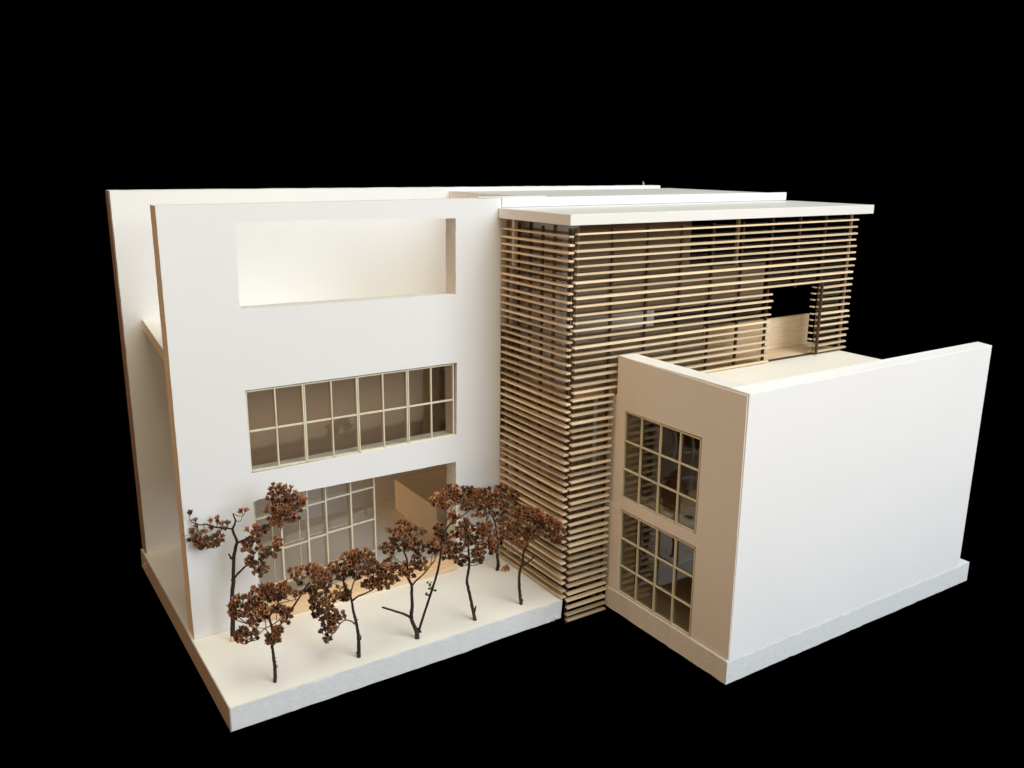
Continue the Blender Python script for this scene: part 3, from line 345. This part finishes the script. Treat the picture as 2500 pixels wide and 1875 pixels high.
box('push_pin', 0.5462, 0.5468, 0.170, 0.1706, 0.300, 0.3072, M_tack, blk)
box('push_pin', 0.5476, 0.5481, 0.170, 0.1706, 0.300, 0.3060, M_tack, blk)
# ------------------------------------------------------------------ slatted block
sl = thing('slatted_block', (0.42, -0.045, 0.0), 'slatted corner block with basswood louvres wrapping dark posts under a flat white roof', 'model building')
ZR = [0.2793,0.2734,0.2675,0.2624,0.2566,0.2512,0.2452,0.2397,0.2341,0.2283,0.2219,0.2163,0.2109,0.2048,0.1983,0.1931,0.1877,0.1816,0.1761,0.17,0.1647,0.1588,0.1538,0.1476,0.1413,0.1357,0.1303,0.1245,0.1184,0.1133,0.1069,0.1011,0.0953,0.0899,0.0842,0.0783,0.0735,0.0674,0.0612,0.0551,0.0499,0.0441,0.0388,0.0329,0.0273,0.0217,0.0155,0.01,0.0035,-0.002,-0.0083,-0.0141,-0.019]
ZL = [0.2773,0.2714,0.266,0.2602,0.2542,0.2485,0.2427,0.2371,0.2307,0.2256,0.2192,0.2138,0.2084,0.2022,0.1965,0.1916,0.1852,0.1791,0.1738,0.168,0.1615,0.1559,0.1501,0.1442,0.1387,0.1339,0.128,0.122,0.1166,0.1106,0.1051,0.0989,0.0936,0.0882,0.0814,0.0755,0.0696,0.0637,0.059,0.0534,0.0469,0.0415,0.0348,0.0292,0.0238,0.0173,0.0124,0.0061,0.0012]
def slat_x(x0, x1, zl, zr, y0=-0.0925, d=0.0036, h=0.00142, name='slat'):
    a = random.uniform(-.00025, .00025); e = random.uniform(-.0002, .0002)
    h *= random.uniform(.9, 1.12)
    return hexa(name, [(x0, y0+a, zl-h/2), (x1, y0+a, zr-h/2), (x1, y0+a+d, zr-h/2+e), (x0, y0+a+d, zl-h/2+e)],
                [(x0, y0+a, zl+h/2), (x1, y0+a, zr+h/2), (x1, y0+a+d, zr+h/2+e), (x0, y0+a+d, zl+h/2+e)], M_slatx, sl, 0.00007, 0.00015)
def rj(s=0.0006): return random.uniform(-s, s)
for i, z in enumerate(ZR):
    xl = 0.2589+rj(0.0009); z += rj(.0001)
    zr = z+0.0012-0.00006*i if i < 21 else z+rj(.0003)
    if i < 10: slat_x(xl, 0.5690+rj(.0012), z, zr)
    elif i < 21:
        slat_x(xl, 0.4648+rj(.0012), z, z+0.0006+rj(.0004))
        slat_x(0.5262+rj(.0006), 0.5690+rj(.001), z+0.0014+rj(.0004), z+0.0014+rj(.0004))
        # short return of the louvres into the opening
        a = z+0.0016+rj(.0003)
        box('slat', 0.5226, 0.5250, -0.0890+rj(.0003), -0.0850+rj(.0006), a-0.0005, a+0.0005, M_slaty, sl, bev=0.0001)
    else: slat_x(xl, 0.2973+rj(.0006), z, zr)
for i, z in enumerate(ZL):
    h = 0.00138*random.uniform(.9, 1.1); x0 = 0.2540+rj(.0004); x1 = 0.2583; y0 = -0.0903+rj(.0008); y1 = -0.0008
    z += 0.0004; zb = z+rj(.0005)
    hexa('slat', [(x0, y0, z-h/2), (x1, y0, z-h/2), (x1, y1, zb-h/2), (x0, y1, zb-h/2)], [(x0, y0, z+h/2), (x1, y0, z+h/2), (x1, y1, zb+h/2), (x0, y1, zb+h/2)], M_slaty, sl, 0.00007, 0.00015)
# posts behind the louvres
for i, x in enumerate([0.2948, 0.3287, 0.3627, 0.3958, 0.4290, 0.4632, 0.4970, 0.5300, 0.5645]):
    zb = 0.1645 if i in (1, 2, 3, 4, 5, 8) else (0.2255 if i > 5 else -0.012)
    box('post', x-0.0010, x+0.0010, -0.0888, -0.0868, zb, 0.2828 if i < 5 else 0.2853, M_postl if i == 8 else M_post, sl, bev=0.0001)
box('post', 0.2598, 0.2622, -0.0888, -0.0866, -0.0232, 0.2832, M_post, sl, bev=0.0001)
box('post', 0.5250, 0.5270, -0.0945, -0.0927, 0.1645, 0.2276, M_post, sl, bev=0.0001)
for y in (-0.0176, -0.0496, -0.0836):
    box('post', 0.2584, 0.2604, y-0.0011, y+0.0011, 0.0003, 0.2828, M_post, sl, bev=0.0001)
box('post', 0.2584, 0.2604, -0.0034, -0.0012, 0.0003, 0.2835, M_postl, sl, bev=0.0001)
# acetate behind the posts
px = [0.2655, 0.2948, 0.3287, 0.3627, 0.3958, 0.4290, 0.4632, 0.4970, 0.5300, 0.5645]
for i in range(9):
    lo = 0.1642 if i < 6 else 0.2262
    if i == 8: lo = 0.1642
    box('pane', px[i]+0.0001, px[i+1]-0.0001, -0.0862, -0.0859, lo, 0.2850, M_acd, sl)
box('pane', 0.2656, 0.2948, -0.0862, -0.0859, -0.0120, 0.1638, M_acd, sl)
for a, b in ((-0.0856, -0.0497), (-0.0495, -0.0177), (-0.0175, -0.0010)):
    box('pane', 0.2650, 0.2653, a, b, 0.0003, 0.2850, M_acd, sl)
# inner boards
box('inner_floor', 0.2660, 0.5700, -0.0855, -0.0010, 0.1580, 0.1635, M_slatx, sl)
box('terrace_wall', 0.4200, 0.5608, -0.0555, -0.0525, 0.1637, 0.1920, M_slatx, sl)
box('sill', 0.3160, 0.5690, -0.0896, -0.0866, 0.1636, 0.1643, M_post, sl)
box('inner_wall', 0.2700, 0.4185, -0.0620, -0.0590, 0.1637, 0.2000, M_inner, sl)
box('inner_wall', 0.2700, 0.4990, -0.0520, -0.0490, 0.2110, 0.2430, M_inner, sl)
box('inner_wall', 0.2700, 0.3990, -0.0600, -0.0570, 0.2435, 0.2850, M_inner, sl)
box('column', 0.4615, 0.4640, -0.0520, -0.0495, 0.2432, 0.2855, M_cream, sl)
box('inner_wall', 0.2800, 0.2960, -0.0700, -0.0670, 0.0003, 0.1575, M_inner, sl)
box('inner_wall', 0.2760, 0.2790, -0.0800, -0.0010, 0.0003, 0.1575, M_inner, sl)
box('inner_wall', 0.2760, 0.2790, -0.0560, -0.0120, 0.1640, 0.2850, M_inner, sl)
box('white_strut', 0.2615, 0.2650, -0.0078, -0.0048, 0.2470, 0.2852, M_card, sl)
# roofs
hexa('roof', [(0.2517, -0.0938, 0.2858), (0.5866, -0.0938, 0.2856), (0.5866, -0.0006, 0.2856), (0.2517, -0.0006, 0.2856)],
     [(0.2517, -0.0938, 0.2934), (0.5866, -0.0938, 0.2932), (0.5866, -0.0006, 0.2930), (0.2517, -0.0006, 0.2932)], M_roof, sl, 0.0, 0.0002)
box('roof', 0.3024, 0.5800, 0.0004, 0.1636, 0.2925, 0.2998, M_roof, sl, bev=0.0001)
box('parapet', 0.2550, 0.5802, -0.0006, 0.0002, 0.2938, 0.3009, M_card, sl)
box('parapet', 0.2550, 0.3022, 0.0004, 0.0157, 0.2000, 0.3004, M_card, sl)
box('edge_strip', 0.2360, 0.2990, 0.0030, 0.0090, 0.3010, 0.3016, M_card, sl)
# ------------------------------------------------------------------ low wing (right)
wg = thing('corner_wing', (0.4375, -0.15, 0.0), 'low white card wing with two gridded windows in its shaded end wall, front right', 'model building')
b2 = thing('base_board', (0.444, -0.155, -0.0168), 'narrow grey foam base strip under the low white wing, right', 'base board')
slab_base(b2, [(0.2985, -0.2210), (0.5892, -0.2212), (0.5896, -0.0895), (0.2985, -0.0895)], -0.0172, M_foam)
box('support_pad', 0.32, 0.56, -0.20, -0.10, -0.0241, -0.0173, M_black, b2)
# front wall, its far end cut askew
hexa('front_wall', [(0.3004, -0.2207, 0.0002), (0.5743, -0.2207, 0.0002), (0.5800, -0.2047, 0.0002), (0.3004, -0.2047, 0.0002)],
     [(0.3004, -0.2207, 0.1884), (0.5757, -0.2207, 0.1900), (0.5835, -0.2047, 0.1895), (0.3004, -0.2047, 0.1888)], [M_wing], wg, 0, 0.00015)
wU = [(-0.1032, 0.1488), (-0.1834, 0.1494), (-0.1834, 0.0790), (-0.1037, 0.0794)]
wL = [(-0.1034, 0.0696), (-0.1839, 0.0697), (-0.1839, 0.0004), (-0.1037, 0.0004)]
sheet('end_wall', [wob([(-0.0926, 0.0002), (-0.2045, 0.0002), (-0.2045, 0.1888), (-0.0926, 0.1888)], .007, .0001), wob(wU, .006, .0001), wob(wL, .006, .0001)], 'x', 0.3002, 0.3155, [M_card, M_foamw], wg)
# facing papers glued over the end wall
sk = [(-0.0932, 0.1890), (-0.2197, 0.1868), (-0.2206, 0.0050), (-0.2200, 0.0012), (-0.1846, -0.0012)]
g_ = [(-0.1846, -0.0012), (-0.1845, 0.0706), (-0.1040, 0.0706), (-0.0938, 0.0718)]
sheet('facing_sheet', [wob([(-0.0928, 0.0720), (-0.0926, 0.1584), (-0.0936, 0.1600), (-0.0932, 0.1890), (-0.2197, 0.1868), (-0.2206, 0.0050), (-0.2200, -0.0006), (-0.1846, -0.0012), (-0.1843, 0.0702), (-0.1036, 0.0702)], .007, .00012), wob(wU, .006, .0001)], 'x', 0.2995, 0.3001, [M_card, M_card], wg)
sheet('facing_sheet', [wob([(-0.0888, 0.0722), (-0.1030, 0.0698), (-0.1040, 0.0002), (-0.0926, -0.0012)], .007, .00012)], 'x', 0.2990, 0.2997, [M_card, M_card], wg)
def wing_win(ys, zs, label):
    w_ = box('window', 0.2997, 0.3013, ys[0]-0.0004, ys[0]+0.0008, zs[-1], zs[0], M_munt, wg)
    w_['label'] = label
    for y in ys[1:]: box('muntin', 0.2997, 0.3013, y-0.0006, y+0.0006, zs[-1], zs[0], M_munt, w_, bev=.0001, jit=.00006)
    for z in zs:
        for a, b in zip(ys, ys[1:]): box('muntin', 0.2998, 0.3012, b+0.0007, a-(0.0006 if a != ys[0] else 0.0005), z-0.0006, z+0.0006, M_munt, w_, bev=.0001, jit=.00006)
    for a, b in zip(ys, ys[1:]):
        for z1, z0 in zip(zs, zs[1:]): box('pane', 0.3014, 0.3017, b+0.00003, a, z0+0.00003, z1, M_acd, w_)
wing_win([-0.1036, -0.1219, -0.1424, -0.1626, -0.1820], [0.1479, 0.1252, 0.1028, 0.0800], 'upper window of the wing, four columns of three panes')
wing_win([-0.1040, -0.1237, -0.1440, -0.1637, -0.1830], [0.0686, 0.0462, 0.0232, 0.0012], 'lower window of the wing, four columns of three panes')
box('terrace_floor', 0.3157, 0.5625, -0.2045, -0.0897, 0.1570, 0.1633, M_top, wg)
box('return_wall', 0.2999, 0.3154, -0.0924, -0.0700, 0.0003, 0.1578, M_card, wg)
box('side_wall', 0.5490, 0.5620, -0.2045, -0.0900, 0.0002, 0.1568, M_card, wg)
box('middle_floor', 0.3160, 0.5485, -0.2043, -0.0900, 0.0705, 0.0775, M_inner, wg)
box('inner_wall', 0.3160, 0.5485, -0.0893, -0.0865, 0.0003, 0.1568, M_inner, wg)
# ------------------------------------------------------------------ twig trees with dried flower heads
def floret_mesh(seed, closed=False, down=False):
    R = random.Random(seed); vs = []; fs = []; tip = []
    def add(v, t): vs.append(v); tip.append(t); return len(vs)-1
    # calyx cup
    n = 6; r = 0.00085
    b = add((0, 0, -0.0010), 0.0)
    ring = [add((math.cos(2*math.pi*k/n)*r, math.sin(2*math.pi*k/n)*r, 0.0), 0.15) for k in range(n)]
    for k in range(n): fs.append((b, ring[(k+1) % n], ring[k]))
    def petal(a, lean, ln, wd, t0, t1):
        c, s = math.cos(a), math.sin(a); out = Vector((c, s, 0)); side = Vector((-s, c, 0)); upv = Vector((0, 0, 1))
        d = (out*math.sin(lean)+upv*math.cos(lean)); nrm = out*math.cos(lean)-upv*math.sin(lean)
        o = out*0.0005-upv*0.0002; mid = o+d*ln*0.5+nrm*0.0001; tp = o+d*ln+out*ln*R.uniform(0.05, 0.22)
        i0 = add(tuple(o), t0); i1 = add(tuple(mid+side*wd), (t0+t1)/2); i2 = add(tuple(mid-side*wd), (t0+t1)/2)
        i3 = add(tuple(tp), t1); i4 = add(tuple(mid+nrm*wd*0.9), (t0+t1)*0.6); i5 = add(tuple(mid-nrm*wd*0.35), t0*0.5)
        fs.extend([(i0, i1, i4), (i0, i4, i2), (i4, i1, i3), (i2, i4, i3), (i0, i5, i1), (i0, i2, i5), (i5, i3, i1), (i2, i3, i5)])
    a0 = R.uniform(0, 6)
    for k in range(5):
        petal(a0+k*1.2566+R.uniform(-.15, .15), R.uniform(.26, .50) if not closed else R.uniform(.08, .25), R.uniform(.0023, .0028), R.uniform(.00066, .00084), 0.15, R.uniform(.75, 1.0))
    for k in range(5):
        petal(a0+0.63+k*1.2566+R.uniform(-.2, .2), R.uniform(.12, .35), R.uniform(.0018, .0025), R.uniform(.00042, .00055), 0.05, R.uniform(.3, .7))
    me = bpy.data.meshes.new('flower_head'); me.from_pydata(vs, [], fs)
    at = me.attributes.new('tip', 'FLOAT', 'POINT'); at.data.foreach_set('value', tip)
    me.update(); return me
FLO = {}
for key in 'RDOB':
    FLO[key] = []
    for s_ in range(4):
        me = floret_mesh(ord(key)*7+s_, closed=(s_ == 3)); me.materials.append(FM[key]); FLO[key].append(me)
LAB = [('tall dark twig tree close against the white wall, farthest left, drooping olive flower heads', 'row'),
       ('short twig tree nearest the front left corner of the base with a broad rust crown', 'row'),
       ('rust twig tree with flower clumps hanging low on its left, left of the forked tree', 'row'),
       ('forked twig tree with bare cut stub and long leaning stem bearing green leaves', 'row'),
       ('straight thin twig tree with ragged brown heads, right of the forked tree', 'row'),
       ('twig tree standing farthest back by the louvres with a wide flat rust crown', 'row'),
       ('curved twig tree at the right front of the base with a flower head hanging down', 'row')]
RH = Vector((math.cos(YAW), -math.sin(YAW), 0)); FH = Vector((math.sin(YAW), math.cos(YAW), 0))
DENS = 1.0
for ti, T in enumerate(TREES):
    R = random.Random(100+ti); random.seed(500+ti)
    root = thing('twig_tree', (T['base'][0], T['base'][1], 0.0), LAB[ti][0], 'tree', 'dried twig trees on the base board')
    def P3(q): return RH*q[0]+FH*q[1]+Vector((0, 0, q[2]))
    dark = bmesh.new(); pale = bmesh.new(); nodes = []
    for bi, br in enumerate(T['br']):
        pts = [P3(q) for q in br]; rad = [q[3] for q in br]
        if bi == 0: pts[0].z = -0.0004; rad[0] *= 1.15
        sp, sr = smooth_path(pts, rad, 4, 0.00012 if bi == 0 else 0.00008)
        tube(dark if max(rad) > 0.00065 or bi == 0 else pale, sp, sr, 7 if bi == 0 else 5, 0.10)
        nodes += [(p, r) for p, r in zip(sp, sr)]
    # small knuckles
    for _ in range(5):
        p, r = R.choice(nodes[4:14]); d = Vector((R.uniform(-1, 1), R.uniform(-1, 1), R.uniform(-.3, .6))).normalized()
        tube(dark, [p, p+d*r*1.5], [r*.7, r*.35], 5)
    heads = []
    for (a, d, h, ra, rh, n, s) in T['cl']:
        n = n if n <= 2 else max(2, int(round(n*DENS)))
        c = RH*a+FH*d+Vector((0, 0, h)); ra *= 1.05; rh *= 1.05
        rd = max(min(ra*0.8, 0.011), 0.0012)
        near = min(nodes, key=lambda q: (q[0]-(c-Vector((0, 0, rh*0.7)))).length)
        hub = c-Vector((0, 0, max(rh, .002)*0.9)) if n > 2 else None
        if hub is not None:
            if s == 'H': hub = c+Vector((0, 0, 0.002))
            mid = (near[0]+hub)/2+Vector((R.uniform(-.001, .001), R.uniform(-.001, .001), -0.0006))
            tube(pale, [near[0], mid, hub], [.00045, .00038, .00035], 5)
        placed = []
        for i in range(n):
            best = None
            for tr in range(14):
                th = R.uniform(0, 2*math.pi); q = math.sqrt(R.random()); x = math.cos(th)*q*ra; z = math.sin(th)*q*rh
                y = R.uniform(-1, 1)*rd*math.sqrt(max(0.05, 1-q*q))
                v = RH*x+FH*y+Vector((0, 0, z))
                dd = min([(v-u).length for u in placed] or [1])
                if best is None or dd > best[0]: best = (dd, v)
                if dd > 0.0036: break
            v = best[1]; placed.append(v); p = c+v
            nrm = RH*(v.dot(RH)/max(ra, 1e-4))*0.55+FH*(v.dot(FH)/max(rd, 1e-4)*0.45-0.22)+Vector((0, 0, 0.75+0.3*v.z/max(rh, 1e-4)))
            if s == 'H': nrm = Vector((R.uniform(-.3, .3), R.uniform(-.3, .3)-.2, -0.9))
            if s == 'O' and R.random() < .5: nrm.z *= -0.5
            nrm += Vector((R.uniform(-.32, .32), R.uniform(-.32, .32), R.uniform(-.2, .3))); nrm.normalize()
            src = hub if hub is not None else near[0]
            base_p = p-nrm*0.0010
            tube(pale, [src, (src+base_p)/2-Vector((0, 0, .0005)), base_p], [.00030, .00026, .00026], 4)
            key = s
            if s == 'M': key = R.choice('RDOR')
            elif s == 'R': key = R.choice('RRRRRBD')
            elif s == 'D': key = R.choice('DDDDRR')
            elif s == 'O': key = R.choice('OOOOBD')
            elif s in 'BH': key = R.choice('BBR')
            rot = nrm.to_track_quat('Z', 'Y').to_matrix().to_4x4() @ Matrix.Rotation(R.uniform(0, 6.28), 4, 'Z')
            sc = R.uniform(0.98, 1.30)
            heads.append((Matrix.Translation(p) @ rot @ Matrix.Scale(sc, 4), key, R.randrange(4)))
    me = bpy.data.meshes.new('trunk'); dark.to_mesh(me); dark.free()
    for f in me.polygons: f.use_smooth = True
    link('trunk', me, root, [M_bark])
    me = bpy.data.meshes.new('twigs'); pale.to_mesh(me); pale.free()
    link('twigs', me, root, [M_barkp])
    for mt, key, v in heads:
        o = bpy.data.objects.new('flower_head', FLO[key][v]); COL.objects.link(o); o.parent = root; o.matrix_local = mt
    for q in T['gl']:
        c = P3(q); bm = bmesh.new()
        bmesh.ops.create_icosphere(bm, subdivisions=1, radius=0.0011)
        for v in bm.verts: v.co.z *= 0.35; v.co.x *= 1.4
        bm.transform(Matrix.Rotation(R.uniform(0, 3), 4, (1, .3, .2)))
        me = bpy.data.meshes.new('leaf'); bm.to_mesh(me); bm.free()
        o = link('leaf', me, root, [M_green]); o.location = c
    if ti == 0:
        bm = bmesh.new(); tube(bm, [(0, 0, -.0002), (0, 0, .0042)], [.00195, .0018], 8)
        me = bpy.data.meshes.new('peeled_end'); bm.to_mesh(me); bm.free()
        link('peeled_end', me, root, [M_step])
